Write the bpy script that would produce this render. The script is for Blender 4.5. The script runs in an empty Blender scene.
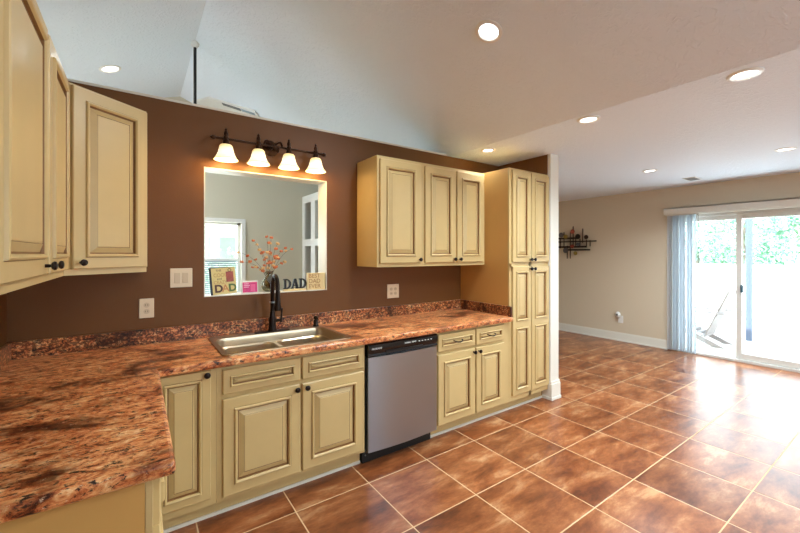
import bpy, bmesh, math, random
from mathutils import Vector, Matrix
random.seed(7)
S = bpy.context.scene
COL = S.collection
PI = math.pi

# ------------------------------------------------------------------ camera, world, lights, exposure
cam = bpy.data.cameras.new('camera'); camo = bpy.data.objects.new('camera', cam); COL.objects.link(camo)
cam.sensor_width = 36; cam.lens = 16.97; cam.shift_y = -0.016; cam.clip_start = 0.02; cam.clip_end = 200
camo.location = (0, 0, 1.45); camo.rotation_euler = (PI/2, 0, -0.609)
S.camera = camo
S.view_settings.view_transform = 'Standard'; S.view_settings.look = 'None'
S.view_settings.exposure = 0.13; S.view_settings.gamma = 1.0; S.view_settings.use_curve_mapping = False

w = bpy.data.worlds.new('sky'); S.world = w; w.use_nodes = True
wn = w.node_tree.nodes; wl = w.node_tree.links
bg = wn['Background']
tc = wn.new('ShaderNodeTexCoord'); sx = wn.new('ShaderNodeSeparateXYZ'); cr = wn.new('ShaderNodeValToRGB')
wl.new(tc.outputs['Generated'], sx.inputs[0]); wl.new(sx.outputs['Z'], cr.inputs[0]); wl.new(cr.outputs[0], bg.inputs[0])
cr.color_ramp.elements[0].color = (0.92, 0.97, 1.0, 1); cr.color_ramp.elements[0].position = 0.0
cr.color_ramp.elements[1].color = (0.80, 0.90, 1.0, 1); cr.color_ramp.elements[1].position = 0.7
bg.inputs[1].default_value = 4.5

def light(name, kind, loc, energy, color=(1,1,1), rot=(0,0,0), **kw):
    l = bpy.data.lights.new(name, kind); l.energy = energy; l.color = color
    for k, v in kw.items(): setattr(l, k, v)
    o = bpy.data.objects.new(name, l); COL.objects.link(o); o.location = loc; o.rotation_euler = rot
    return o
light('sun', 'SUN', (0,0,20), 12.0, (1,.96,.9), (math.radians(42), 0, math.radians(-75)), angle=0.02)
# daylight at the patio door and living window, plus two added fill lamps
light('daylight_patio_door', 'AREA', (6.72, 1.2, 1.05), 40, (.66,.84,1), (0, PI/2, 0), shape='RECTANGLE', size=1.9, size_y=2.2)
light('added_fill_rear', 'AREA', (1.9, -2.72, 1.5), 17, (.66,.84,1), (PI/2, 0, 0), shape='RECTANGLE', size=2.6, size_y=1.5)  # soft fill for the kitchen, set in the added rear window
light('daylight_living_window', 'AREA', (.6, 5.28, 1.4), 27, (.88,.95,1), (-PI/2, 0, 0), shape='RECTANGLE', size=1.0, size_y=1.0)
light('added_fill_west', 'AREA', (-2.26, 4.15, 1.35), 15, (.88,.95,1), (0, -PI/2, 0), shape='RECTANGLE', size=1.4, size_y=1.6)  # added fill to brighten the right vault slope

# ------------------------------------------------------------------ materials
def srgb(r, g, b):
    f = lambda c: (c/255/12.92) if c/255 <= .04045 else ((c/255+.055)/1.055)**2.4
    return (f(r), f(g), f(b), 1)
def mat(name, col, rough=.5, metal=0, bump=0, bscale=50, var=0, vscale=5, spec=.5, emit=None, es=0, aniso=None, coat=0):
    m = bpy.data.materials.new(name); m.use_nodes = True
    nt = m.node_tree; b = nt.nodes['Principled BSDF']
    b.inputs['Base Color'].default_value = col; b.inputs['Roughness'].default_value = rough
    b.inputs['Metallic'].default_value = metal; b.inputs['Specular IOR Level'].default_value = spec
    b.inputs['Coat Weight'].default_value = coat
    t = nt.nodes.new('ShaderNodeTexCoord')
    if var:
        n = nt.nodes.new('ShaderNodeTexNoise'); n.inputs['Scale'].default_value = vscale; n.inputs['Detail'].default_value = 5
        nt.links.new(t.outputs['Object'], n.inputs[0])
        mx = nt.nodes.new('ShaderNodeMix'); mx.data_type = 'RGBA'
        mx.inputs[6].default_value = tuple(max(0, c*(1-var)) for c in col[:3])+(1,)
        mx.inputs[7].default_value = tuple(min(1, c*(1+var)) for c in col[:3])+(1,)
        nt.links.new(n.outputs[0], mx.inputs[0]); nt.links.new(mx.outputs[2], b.inputs['Base Color'])
    if bump:
        n2 = nt.nodes.new('ShaderNodeTexNoise'); n2.inputs['Scale'].default_value = bscale; n2.inputs['Detail'].default_value = 4
        nt.links.new(t.outputs['Object'], n2.inputs[0])
        bp = nt.nodes.new('ShaderNodeBump'); bp.inputs['Strength'].default_value = bump; bp.inputs['Distance'].default_value = .01
        nt.links.new(n2.outputs[0], bp.inputs['Height']); nt.links.new(bp.outputs[0], b.inputs['Normal'])
    if emit:
        b.inputs['Emission Color'].default_value = emit; b.inputs['Emission Strength'].default_value = es
    return m

M = {}
M['brown'] = mat('brown_paint', srgb(105,62,12), .55, bump=.12, bscale=180, var=.05, vscale=3)
M['beige'] = mat('beige_paint', srgb(212,198,174), .6, bump=.08, bscale=180)
M['greige'] = mat('greige_paint', srgb(206,200,180), .6, bump=.08, bscale=180)
M['trim'] = mat('trim_white', srgb(226,223,212), .4)
M['white'] = mat('white_plastic', srgb(232,232,228), .35)
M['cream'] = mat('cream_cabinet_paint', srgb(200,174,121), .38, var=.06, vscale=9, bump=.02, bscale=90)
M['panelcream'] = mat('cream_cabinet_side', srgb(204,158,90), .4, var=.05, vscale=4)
M['glaze'] = mat('brown_glaze', srgb(132,92,50), .5, var=.25, vscale=30)
M['glazeline'] = mat('dark_glaze_line', srgb(112,78,42), .5, var=.25, vscale=30)
M['inside'] = mat('cabinet_interior', srgb(170,140,95), .6)
M['bronze'] = mat('oil_rubbed_bronze', srgb(38,28,24), .32, metal=.7)
M['bronze2'] = mat('antique_bronze', srgb(62,42,30), .3, metal=.8, var=.4, vscale=60)
M['ivory'] = mat('ivory_plastic', srgb(226,210,182), .35)
M['ivory2'] = mat('ivory_plastic_inner', srgb(206,188,158), .35)
M['dark'] = mat('dark_slot', srgb(40,30,25), .6)
M['black'] = mat('black_plastic', srgb(14,15,17), .18)
M['blackm'] = mat('black_matte', srgb(12,12,13), .5)
M['steelsink'] = mat('sink_steel', srgb(206,190,164), .28, metal=1)
M['grout'] = None
M['blind'] = mat('vinyl_blind', srgb(232,234,236), .45)
_nt = M['blind'].node_tree; _p = _nt.nodes['Principled BSDF']; _t = _nt.nodes.new('ShaderNodeBsdfTranslucent'); _t.inputs[0].default_value = srgb(226,234,240)
_x = _nt.nodes.new('ShaderNodeMixShader'); _x.inputs[0].default_value = .42
_nt.links.new(_p.outputs[0], _x.inputs[1]); _nt.links.new(_t.outputs[0], _x.inputs[2]); _nt.links.new(_x.outputs[0], _nt.nodes['Material Output'].inputs[0])
M['doorframe'] = mat('patio_door_vinyl', srgb(214,212,206), .4)
M['teal'] = mat('teal_handle', srgb(20,60,75), .4)
M['kraft'] = mat('kraft_board', srgb(216,200,138), .6, var=.08, vscale=20)
M['pink'] = mat('pink_print', srgb(205,40,120), .4, var=.45, vscale=40)
M['wood'] = mat('light_wood', srgb(222,200,146), .5, var=.12, vscale=25)
M['navy'] = mat('dark_blue_board', srgb(28,36,50), .5)
M['stem'] = mat('brown_stem', srgb(92,70,50), .7)
M['bloom'] = mat('orange_bloom', srgb(208,116,66), .6, var=.3, vscale=80)
M['bloom2'] = mat('peach_bloom', srgb(226,186,128), .6, var=.2, vscale=80)
M['leafy'] = mat('tree_leaf', srgb(176,202,182), .7, var=.3, vscale=2)
M['leafd'] = mat('tree_leaf_teal', srgb(134,176,162), .7, var=.3, vscale=2)
M['bark'] = mat('tree_bark', srgb(110,100,90), .8)
M['fence'] = mat('white_vinyl_fence', srgb(240,240,238), .5)
M['patio'] = mat('pale_concrete', srgb(228,226,220), .7, var=.05, vscale=3)
M['lawn'] = mat('lawn', srgb(120,150,90), .8, var=.2, vscale=4)
M['bulb'] = mat('recessed_lamp_lens', srgb(255,255,255), .5, emit=(1,.96,.9,1), es=6)
M['shade'] = mat('alabaster_glass', srgb(250,236,200), .35, emit=(1,.84,.50,1), es=1.0)
M['bulb2'] = mat('frosted_bulb', srgb(255,250,235), .35, emit=(1,.9,.7,1), es=5)
M['tv'] = mat('dark_screen', srgb(70,66,56), .2)
M['vent'] = mat('grey_vent', srgb(120,122,122), .5)
M['rust'] = mat('rusty_disc', srgb(150,70,50), .5, metal=.3, var=.4, vscale=40)
M['olive'] = mat('olive_disc', srgb(150,130,60), .45, metal=.4)
M['greydisc'] = mat('pewter_disc', srgb(100,96,98), .4, metal=.5)
M['slatgrey'] = mat('grey_blue_slat', srgb(160,178,194), .5)
M['siding'] = mat('neighbour_siding', srgb(236,238,240), .6)
M['roofing'] = mat('grey_roof', srgb(150,150,152), .8)

def shade_mat():
    m = M['shade']; nt = m.node_tree; b = nt.nodes['Principled BSDF']; L = nt.links
    t = nt.nodes.new('ShaderNodeTexCoord'); sp = nt.nodes.new('ShaderNodeSeparateXYZ'); L.new(t.outputs['Object'], sp.inputs[0])
    mr = nt.nodes.new('ShaderNodeMapRange'); mr.inputs[1].default_value = -.160; mr.inputs[2].default_value = -.050; L.new(sp.outputs['Z'], mr.inputs[0])
    c = nt.nodes.new('ShaderNodeValToRGB'); L.new(mr.outputs[0], c.inputs[0]); E = c.color_ramp.elements
    E[0].position = 0; E[0].color = (.75,.52,.16,1); E[1].position = 1; E[1].color = (.40,.27,.07,1)
    for p, q in ((.10,(1,.74,.34,1)),(.3,(1,.92,.72,1)),(.6,(1,.90,.66,1)),(.82,(.72,.52,.20,1))):
        x = E.new(p); x.color = q
    L.new(c.outputs[0], b.inputs['Emission Color'])
shade_mat()
def glass(name, tint=(1,1,1,1), refl=.08):
    m = bpy.data.materials.new(name); m.use_nodes = True; nt = m.node_tree
    nt.nodes.remove(nt.nodes['Principled BSDF']); out = nt.nodes['Material Output']
    t = nt.nodes.new('ShaderNodeBsdfTransparent'); t.inputs[0].default_value = tint
    g = nt.nodes.new('ShaderNodeBsdfGlossy'); g.inputs['Roughness'].default_value = .02
    x = nt.nodes.new('ShaderNodeMixShader'); x.inputs[0].default_value = refl
    nt.links.new(t.outputs[0], x.inputs[1]); nt.links.new(g.outputs[0], x.inputs[2]); nt.links.new(x.outputs[0], out.inputs[0])
    return m
M['glass'] = glass('window_glass', (.97,1,.99,1), .05)
M['vase'] = glass('smoky_vase_glass', (.62,.60,.42,1), .18)

def stainless():
    m = bpy.data.materials.new('brushed_stainless'); m.use_nodes = True; nt = m.node_tree; b = nt.nodes['Principled BSDF']
    b.inputs['Base Color'].default_value = srgb(168,184,200); b.inputs['Metallic'].default_value = 1; b.inputs['Roughness'].default_value = .3
    t = nt.nodes.new('ShaderNodeTexCoord'); mp = nt.nodes.new('ShaderNodeMapping'); mp.inputs['Scale'].default_value = (4, 4, 400)
    n = nt.nodes.new('ShaderNodeTexNoise'); n.inputs['Scale'].default_value = 1
    nt.links.new(t.outputs['Object'], mp.inputs[0]); nt.links.new(mp.outputs[0], n.inputs[0])
    bp = nt.nodes.new('ShaderNodeBump'); bp.inputs['Strength'].default_value = .06; bp.inputs['Distance'].default_value = .002
    nt.links.new(n.outputs[0], bp.inputs['Height']); nt.links.new(bp.outputs[0], b.inputs['Normal'])
    return m
M['steel'] = stainless()

def ceiling_mat():
    m = bpy.data.materials.new('knockdown_ceiling'); m.use_nodes = True; nt = m.node_tree; b = nt.nodes['Principled BSDF']
    b.inputs['Base Color'].default_value = srgb(228,238,250); b.inputs['Roughness'].default_value = .75
    t = nt.nodes.new('ShaderNodeTexCoord')
    n = nt.nodes.new('ShaderNodeTexNoise'); n.inputs['Scale'].default_value = 26; n.inputs['Detail'].default_value = 4; n.inputs['Distortion'].default_value = 1.2
    nt.links.new(t.outputs['Object'], n.inputs[0])
    r = nt.nodes.new('ShaderNodeValToRGB'); r.color_ramp.elements[0].position = .5; r.color_ramp.elements[1].position = .6
    nt.links.new(n.outputs[0], r.inputs[0])
    bp = nt.nodes.new('ShaderNodeBump'); bp.inputs['Strength'].default_value = .38; bp.inputs['Distance'].default_value = .007
    nt.links.new(r.outputs[0], bp.inputs['Height']); nt.links.new(bp.outputs[0], b.inputs['Normal'])
    return m
M['ceil'] = ceiling_mat()

TILE = .4706; TX0 = .7322; TY0 = 2.070
def floor_mat():
    m = bpy.data.materials.new('terracotta_tile'); m.use_nodes = True; nt = m.node_tree; b = nt.nodes['Principled BSDF']; L = nt.links
    t = nt.nodes.new('ShaderNodeTexCoord'); sp = nt.nodes.new('ShaderNodeSeparateXYZ'); L.new(t.outputs['Object'], sp.inputs[0])
    def mth(op, a, bb=None, c=None):
        n = nt.nodes.new('ShaderNodeMath'); n.operation = op
        for i, v in enumerate((a, bb, c)):
            if v is None: continue
            if isinstance(v, (int, float)): n.inputs[i].default_value = v
            else: L.new(v, n.inputs[i])
        return n.outputs[0]
    u = mth('DIVIDE', mth('SUBTRACT', sp.outputs[0], TX0-40*TILE), TILE)
    v = mth('DIVIDE', mth('SUBTRACT', sp.outputs[1], TY0-40*TILE), TILE)
    fu = mth('FRACT', u); fv = mth('FRACT', v)
    eu = mth('MINIMUM', fu, mth('SUBTRACT', 1, fu)); ev = mth('MINIMUM', fv, mth('SUBTRACT', 1, fv))
    e = mth('MINIMUM', eu, ev)
    grout = mth('LESS_THAN', e, .0072)
    iu = mth('FLOOR', u); iv = mth('FLOOR', v)
    cmb = nt.nodes.new('ShaderNodeCombineXYZ'); L.new(iu, cmb.inputs[0]); L.new(iv, cmb.inputs[1])
    wn_ = nt.nodes.new('ShaderNodeTexWhiteNoise'); wn_.noise_dimensions = '2D'; L.new(cmb.outputs[0], wn_.inputs[0])
    # per tile offset and rotation of the cloud pattern
    vm = nt.nodes.new('ShaderNodeVectorMath'); vm.operation = 'MULTIPLY_ADD'
    L.new(wn_.outputs['Color'], vm.inputs[0]); vm.inputs[1].default_value = (30,30,30); L.new(t.outputs['Object'], vm.inputs[2])
    mp = nt.nodes.new('ShaderNodeMapping'); mp.inputs['Scale'].default_value = (1.0, 2.6, 1); mp.inputs['Rotation'].default_value = (0,0,.35); L.new(vm.outputs[0], mp.inputs[0])
    n1 = nt.nodes.new('ShaderNodeTexNoise'); n1.inputs['Scale'].default_value = 2.6; n1.inputs['Detail'].default_value = 7; n1.inputs['Roughness'].default_value = .68; n1.inputs['Distortion'].default_value = .25
    L.new(mp.outputs[0], n1.inputs[0])
    cr = nt.nodes.new('ShaderNodeValToRGB'); L.new(n1.outputs[0], cr.inputs[0])
    E = cr.color_ramp.elements; E[0].position = .3; E[0].color = srgb(98,50,26); E[1].position = .70; E[1].color = srgb(214,160,112)
    x = E.new(.44); x.color = srgb(140,78,42); x = E.new(.56); x.color = srgb(170,104,62)
    n2 = nt.nodes.new('ShaderNodeTexNoise'); n2.inputs['Scale'].default_value = 22; n2.inputs['Detail'].default_value = 5; n2.inputs['Roughness'].default_value = .7
    L.new(mp.outputs[0], n2.inputs[0])
    hs = nt.nodes.new('ShaderNodeHueSaturation'); L.new(cr.outputs[0], hs.inputs['Color'])
    L.new(mth('ADD', mth('MULTIPLY', n2.outputs[0], .5), mth('MULTIPLY_ADD', wn_.outputs['Value'], .20, .40)), hs.inputs['Value'])
    hs.inputs['Saturation'].default_value = 1.0
    mx = nt.nodes.new('ShaderNodeMix'); mx.data_type = 'RGBA'; L.new(grout, mx.inputs[0]); L.new(hs.outputs[0], mx.inputs[6]); mx.inputs[7].default_value = srgb(206,172,132)
    L.new(mx.outputs[2], b.inputs['Base Color'])
    L.new(mth('MULTIPLY_ADD', grout, .5, mth('MULTIPLY_ADD', n2.outputs[0], .03, .27)), b.inputs['Roughness'])
    b.inputs['Specular IOR Level'].default_value = .36
    bp = nt.nodes.new('ShaderNodeBump'); bp.inputs['Strength'].default_value = .35; bp.inputs['Distance'].default_value = .004
    hgt = mth('MULTIPLY_ADD', mth('MINIMUM', mth('MULTIPLY', e, 60), 1.0), .6, mth('MULTIPLY', n1.outputs[0], .03))
    L.new(hgt, bp.inputs['Height']); L.new(bp.outputs[0], b.inputs['Normal'])
    return m
M['tile'] = floor_mat()

def granite(tint=None):
    m = bpy.data.materials.new('rose_granite'); m.use_nodes = True; nt = m.node_tree; b = nt.nodes['Principled BSDF']; L = nt.links
    t = nt.nodes.new('ShaderNodeTexCoord')
    def noise(scale, det, rough, dist, msc, rot=.2, off=0):
        mp = nt.nodes.new('ShaderNodeMapping'); mp.inputs['Scale'].default_value = msc; mp.inputs['Rotation'].default_value = (0,0,rot); mp.inputs['Location'].default_value = (off,off*.7,off)
        L.new(t.outputs['Object'], mp.inputs[0])
        n = nt.nodes.new('ShaderNodeTexNoise'); n.inputs['Scale'].default_value = scale; n.inputs['Detail'].default_value = det; n.inputs['Roughness'].default_value = rough; n.inputs['Distortion'].default_value = dist
        L.new(mp.outputs[0], n.inputs[0]); return n.outputs[0]
    def ramp(v, stops):
        c = nt.nodes.new('ShaderNodeValToRGB'); L.new(v, c.inputs[0]); E = c.color_ramp.elements
        E[0].position, E[0].color = stops[0][0], srgb(*stops[0][1]); E[1].position, E[1].color = stops[-1][0], srgb(*stops[-1][1])
        for p, q in stops[1:-1]: x = E.new(p); x.color = srgb(*q)
        return c.outputs[0]
    def mixc(f, a_, b_, mode='MIX'):
        x = nt.nodes.new('ShaderNodeMix'); x.data_type = 'RGBA'; x.blend_type = mode
        for i, v in ((0,f),(6,a_),(7,b_)):
            if isinstance(v, (int,float,tuple)): x.inputs[i].default_value = v
            else: L.new(v, x.inputs[i])
        return x.outputs[2]
    mid = noise(17, 10, .80, .7, (1,1.8,1.8), .5, 3)
    base = ramp(mid, [(.33,(46,28,20)),(.405,(110,60,38)),(.445,(190,102,58)),(.50,(224,144,88)),(.57,(240,184,126)),(.67,(250,226,188))])
    big = noise(3.0, 4, .6, .8, (1,1.7,1.7), .55, 1)
    shade = ramp(big, [(.36,(120,100,90)),(.46,(236,224,214)),(.54,(255,253,248))])
    col = mixc(1.0, base, shade, 'MULTIPLY')
    fl = noise(34, 6, .75, .4, (1,1.8,1.8), .45, 9)
    dark = ramp(fl, [(.40,(255,255,255)),(.45,(0,0,0))])
    col = mixc(dark, col, srgb(48,32,26))
    gl = noise(48, 5, .75, 0, (1,1.5,1.5), .3, 15)
    lite = ramp(gl, [(.60,(0,0,0)),(.68,(255,255,255))])
    col = mixc(lite, col, srgb(224,190,156))
    if tint:
        sp_ = noise(70, 3, .7, 0, (1,1,1), 0, 21)
        col = mixc(ramp(sp_, [(.50,(0,0,0)),(.56,(255,255,255))]), mixc(1.0, col, (.26,.22,.22,1), 'MULTIPLY'), col)
    L.new(col, b.inputs['Base Color'])
    b.inputs['Roughness'].default_value = .3
    return m
M['granite'] = granite()
M['granite_dark'] = granite((.74,.74,.78,1))

# ------------------------------------------------------------------ mesh helpers
def world_loc(o):
    v = Vector((0,0,0))
    while o is not None: v += o.location; o = o.parent
    return v
class MB:
    def __init__(s): s.v = []; s.f = []; s.m = []
    def add(s, vs, fs, mi=0):
        k = len(s.v); s.v += [tuple(p) for p in vs]; s.f += [tuple(i+k for i in f) for f in fs]; s.m += [mi]*len(fs); return s
    def box(s, x0, y0, z0, x1, y1, z1, mi=0):
        if x0 > x1: x0, x1 = x1, x0
        if y0 > y1: y0, y1 = y1, y0
        if z0 > z1: z0, z1 = z1, z0
        return s.add([(x0,y0,z0),(x1,y0,z0),(x1,y1,z0),(x0,y1,z0),(x0,y0,z1),(x1,y0,z1),(x1,y1,z1),(x0,y1,z1)],
              [(0,3,2,1),(4,5,6,7),(0,1,5,4),(1,2,6,5),(2,3,7,6),(3,0,4,7)], mi)
    def prism(s, pts, z0, z1, mi=0):
        n = len(pts)
        return s.add([(x,y,z0) for x,y in pts]+[(x,y,z1) for x,y in pts],
              [tuple(range(n-1,-1,-1)), tuple(range(n,2*n))]+[(i,(i+1)%n,n+(i+1)%n,n+i) for i in range(n)], mi)
    def tube(s, path, rad, n=10, mi=0, cap=True):
        P = [Vector(p) for p in path]; R = rad if isinstance(rad, (list, tuple)) else [rad]*len(P)
        vs = []; fs = []; up = None
        for i, p in enumerate(P):
            d = (P[min(i+1,len(P)-1)]-P[max(i-1,0)]).normalized()
            if up is None: up = Vector((0,0,1)) if abs(d.z) < .9 else Vector((1,0,0))
            a = (up-d*up.dot(d))
            if a.length < 1e-4: a = d.orthogonal()
            a.normalize(); up = a; c = d.cross(a)
            for k in range(n):
                t = 2*PI*k/n; vs.append(p+(a*math.cos(t)+c*math.sin(t))*R[i])
        for i in range(len(P)-1):
            for k in range(n): fs.append((i*n+k, i*n+(k+1)%n, (i+1)*n+(k+1)%n, (i+1)*n+k))
        if cap: fs += [tuple(range(n-1,-1,-1)), tuple(range((len(P)-1)*n, len(P)*n))]
        return s.add(vs, fs, mi)
    def lathe(s, prof, c=(0,0,0), axis='z', n=24, mi=0, cap=True):
        vs = []; fs = []
        for r, h in prof:
            for k in range(n):
                t = 2*PI*k/n; a, b = r*math.cos(t), r*math.sin(t)
                p = {'z':(a,b,h), 'y':(a,h,b), 'x':(h,a,b)}[axis]
                vs.append((p[0]+c[0], p[1]+c[1], p[2]+c[2]))
        for i in range(len(prof)-1):
            for k in range(n): fs.append((i*n+k, i*n+(k+1)%n, (i+1)*n+(k+1)%n, (i+1)*n+k))
        if cap: fs += [tuple(range(n-1,-1,-1)), tuple(range((len(prof)-1)*n, len(prof)*n))]
        return s.add(vs, fs, mi)
    def ell(s, c, r, n=8, mi=0):
        vs = [(c[0],c[1],c[2]-r[2])]; fs = []
        for i in range(1, n//2+1):
            ph = PI*i/(n//2+1)-PI/2
            for k in range(n):
                t = 2*PI*k/n; vs.append((c[0]+r[0]*math.cos(ph)*math.cos(t), c[1]+r[1]*math.cos(ph)*math.sin(t), c[2]+r[2]*math.sin(ph)))
        vs.append((c[0],c[1],c[2]+r[2])); q = n//2
        for k in range(n): fs.append((0, 1+(k+1)%n, 1+k))
        for i in range(q-1):
            for k in range(n): fs.append((1+i*n+k, 1+i*n+(k+1)%n, 1+(i+1)*n+(k+1)%n, 1+(i+1)*n+k))
        for k in range(n): fs.append((1+(q-1)*n+k, 1+(q-1)*n+(k+1)%n, len(vs)-1))
        return s.add(vs, fs, mi)
    def xf(s, mtx, start=0):
        for i in range(start, len(s.v)): s.v[i] = tuple(mtx @ Vector(s.v[i]))
        return s
    def build(s, name, mats, parent=None, smooth=False, bevel=0, seg=2, fix=True):
        off = world_loc(parent) if parent else Vector((0,0,0))
        me = bpy.data.meshes.new(name)
        me.from_pydata([tuple(Vector(p)-off) for p in s.v], [], s.f); me.validate(clean_customdata=False)
        if not isinstance(mats, (list, tuple)): mats = [mats]
        for q in mats: me.materials.append(M[q] if isinstance(q, str) else q)
        for i, p in enumerate(me.polygons):
            if i < len(s.m): p.material_index = s.m[i]
        if fix:
            bm = bmesh.new(); bm.from_mesh(me); bmesh.ops.recalc_face_normals(bm, faces=bm.faces); bm.to_mesh(me); bm.free()
        o = bpy.data.objects.new(name, me); COL.objects.link(o); o.parent = parent
        if smooth:
            for p in me.polygons: p.use_smooth = True
            try: me.set_sharp_from_angle(angle=math.radians(40))
            except Exception: pass
        if bevel:
            bv = o.modifiers.new('bevel', 'BEVEL'); bv.width = bevel; bv.segments = seg; bv.limit_method = 'ANGLE'; bv.angle_limit = math.radians(50)
        return o
def tag(o, label=None, cat=None, group=None, kind=None):
    if label: o['label'] = label
    if cat: o['category'] = cat
    if group: o['group'] = group
    if kind: o['kind'] = kind
    return o
def thing(name, loc, label, cat, group=None):
    o = bpy.data.objects.new(name, None); COL.objects.link(o); o.location = loc; o.empty_display_size = .05
    return tag(o, label, cat, group)
def struct(o): o['kind'] = 'structure'; return o
def copy_tree(o, parent=None):
    c = o.copy(); COL.objects.link(c); c.parent = parent
    for ch in [x for x in list(COL.objects) if x.parent == o]: copy_tree(ch, c)
    return c
def text(name, body, size, loc, rot, m, parent, ext=.0008, bold=0, align='LEFT', sx=1):
    cu = bpy.data.curves.new(name, 'FONT'); cu.body = body; cu.size = size; cu.extrude = ext; cu.offset = bold; cu.align_x = align
    cu.materials.append(M[m]); o = bpy.data.objects.new(name, cu); COL.objects.link(o); o.parent = parent
    o.location = Vector(loc)-(world_loc(parent) if parent else Vector((0,0,0))); o.rotation_euler = rot; o.scale = (sx,1,1)
    bpy.context.view_layer.update()
    me = bpy.data.meshes.new_from_object(o.evaluated_get(bpy.context.evaluated_depsgraph_get()))
    if not me.materials: me.materials.append(M[m])
    o2 = bpy.data.objects.new(name+'_mesh', me); COL.objects.link(o2); o2.parent = parent
    o2.location = o.location.copy(); o2.rotation_euler = rot; o2.scale = (sx,1,1)
    bpy.data.objects.remove(o); o2.name = name
    return o2
def T(x, y, z): return Matrix.Translation((x,y,z))
def RZ(a): return Matrix.Rotation(a, 4, 'Z')

# door in a local frame: x 0..w, z 0..h, back at y=0, front toward -y. mats: cream, glaze, glazeline
PROF = [(0,.020,0),(.0015,.0195,2),(.004,.0285,0),(.009,.0310,0),(.014,.0290,0),(.019,.0215,0),(.0205,.0115,1),(.026,.0110,1),(.030,.0125,0),(.052,.0225,0),(.0540,.0210,2),(.057,.0225,0)]
def door_mb(w_, h, panels=None, st=.055, sc=1.0, mtx=None):
    b = MB()
    if panels is None: panels = [(st, h-st)]
    e = .004; F = .020
    # slab sides and eased edge
    o = [(0,0),(w_,0),(w_,h),(0,h)]; i_ = [(e,e),(w_-e,e),(w_-e,h-e),(e,h-e)]
    vs = [(x,0,z) for x,z in o]+[(x,-F+e,z) for x,z in o]+[(x,-F,z) for x,z in i_]
    fs = [(0,1,2,3)]+[(k,(k+1)%4,4+(k+1)%4,4+k) for k in range(4)]+[(4+k,4+(k+1)%4,8+(k+1)%4,8+k) for k in range(4)]
    b.add(vs, fs)
    # flat frame
    def q(x0,z0,x1,z1): b.add([(x0,-F,z0),(x1,-F,z0),(x1,-F,z1),(x0,-F,z1)], [(0,1,2,3)])
    q(e,e,st,h-e); q(w_-st,e,w_-e,h-e)
    zz = [e]+[z for p in panels for z in p]+[h-e]
    for k in range(0, len(zz), 2): q(st,zz[k],w_-st,zz[k+1])
    for z0, z1 in panels:
        prev = None
        for ins, d, mi in PROF:
            s_ = ins*sc
            ring = [(st+s_,-d,z0+s_),(w_-st-s_,-d,z0+s_),(w_-st-s_,-d,z1-s_),(st+s_,-d,z1-s_)]
            if prev: b.add(prev+ring, [(k,(k+1)%4,4+(k+1)%4,4+k) for k in range(4)], mi)
            prev = ring
        b.add(prev, [(0,1,2,3)])
    if mtx is not None: b.xf(mtx)
    return b
DM = ['cream','glaze','glazeline']
def door(parent, x0, x1, z0, z1, y, panels=None, st=.055, sc=1.0, name='door', mtx=None):
    mt = (mtx or Matrix.Identity(4)) @ T(x0, y, z0)
    return door_mb(x1-x0, z1-z0, panels, st, sc, mt).build(name, DM, parent)
def knob(parent, x, y, z, mtx=None):
    b = MB(); b.lathe([(.006,0),(.006,-.010),(.005,-.016),(.013,-.019),(.0165,-.025),(.0145,-.031),(.006,-.034)], (x,y,z), 'y', 14)
    if mtx is not None: b.xf(mtx)
    return b.build('knob', 'bronze', parent, smooth=True)

# ------------------------------------------------------------------ room shell
CZ = 2.44; YW = 2.862; YB = 3.022; XL = -.571; XF = 6.6; XR = .423; ZR = 3.33; YG = 5.2; XV = 2.62; YN = -3.0; XG = -2.2; SR = (ZR-CZ)/(XV-XR)
SL = .33
def slab(b, pts, th=.1, up=True):   # thick plate from a 3d polygon, thickness upwards
    n = len(pts); top = [(x,y,z+th) for x,y,z in pts]
    b.add(list(pts)+top, [tuple(range(n)), tuple(range(2*n-1,n-1,-1))]+[(i,(i+1)%n,n+(i+1)%n,n+i) for i in range(n)])
    return b
struct(MB().box(-2.4,-3.0,-.12, XF+.15,6.0,0).build('floor', 'tile'))
c = MB()
slab(c, [(XV,YN,CZ),(XF+.15,YN,CZ),(XF+.15,6.0,CZ),(XV,6.0,CZ)])
slab(c, [(XR,YN,ZR),(XV,YN,CZ),(XV,6.0,CZ),(XR,6.0,ZR)])
slab(c, [(XG-.2,YN,ZR-SL*(XR-XG+.2)),(XR,YN,ZR),(XR,6.0,ZR),(XG-.2,6.0,ZR-SL*(XR-XG+.2))])
struct(c.build('ceiling', 'ceil', fix=False))

px0, px1, pz0, pz1 = .373, 1.268, 1.155, 2.041
b = MB()
for (a0,a1,c0,c1) in ((XL-.15,px0,0,CZ),(px1,3.357,0,CZ),(px0,px1,0,pz0),(px0,px1,pz1,CZ)):
    b.box(a0,YW,c0,a1,YB-.01,c1)
struct(b.build('wall_back', 'brown'))
b = MB()
for (a0,a1,c0,c1) in ((XL-.15,px0,0,CZ),(px1,XV,0,CZ),(px0,px1,0,pz0),(px0,px1,pz1,CZ)):
    b.box(a0,YB-.01,c0,a1,YB,c1)
struct(b.build('wall_living_side', 'greige'))
b = MB(); t_ = .006   # painted liner of the pass-through: sill, head and jambs
b.box(px0,YW-.002,pz0,px1,YB+.004,pz0+t_); b.box(px0,YW+.001,pz1-.006,px1,YB+.004,pz1)
b.box(px0,YW-.002,pz0+t_,px0+t_,YB+.004,pz1-.006); b.box(px1-t_,YW-.002,pz0+t_,px1,YB+.004,pz1-.006)
struct(b.build('trim_1', 'trim'))
struct(MB().box(-.7,YW-.004,CZ,XV-.05,YB+.01,CZ+.014).build('trim_2', 'trim'))   # cap of the half wall
struct(MB().box(XL-.15,-3.0,0,XL,YW,CZ+.80).build('wall_left', 'brown'))
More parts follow.
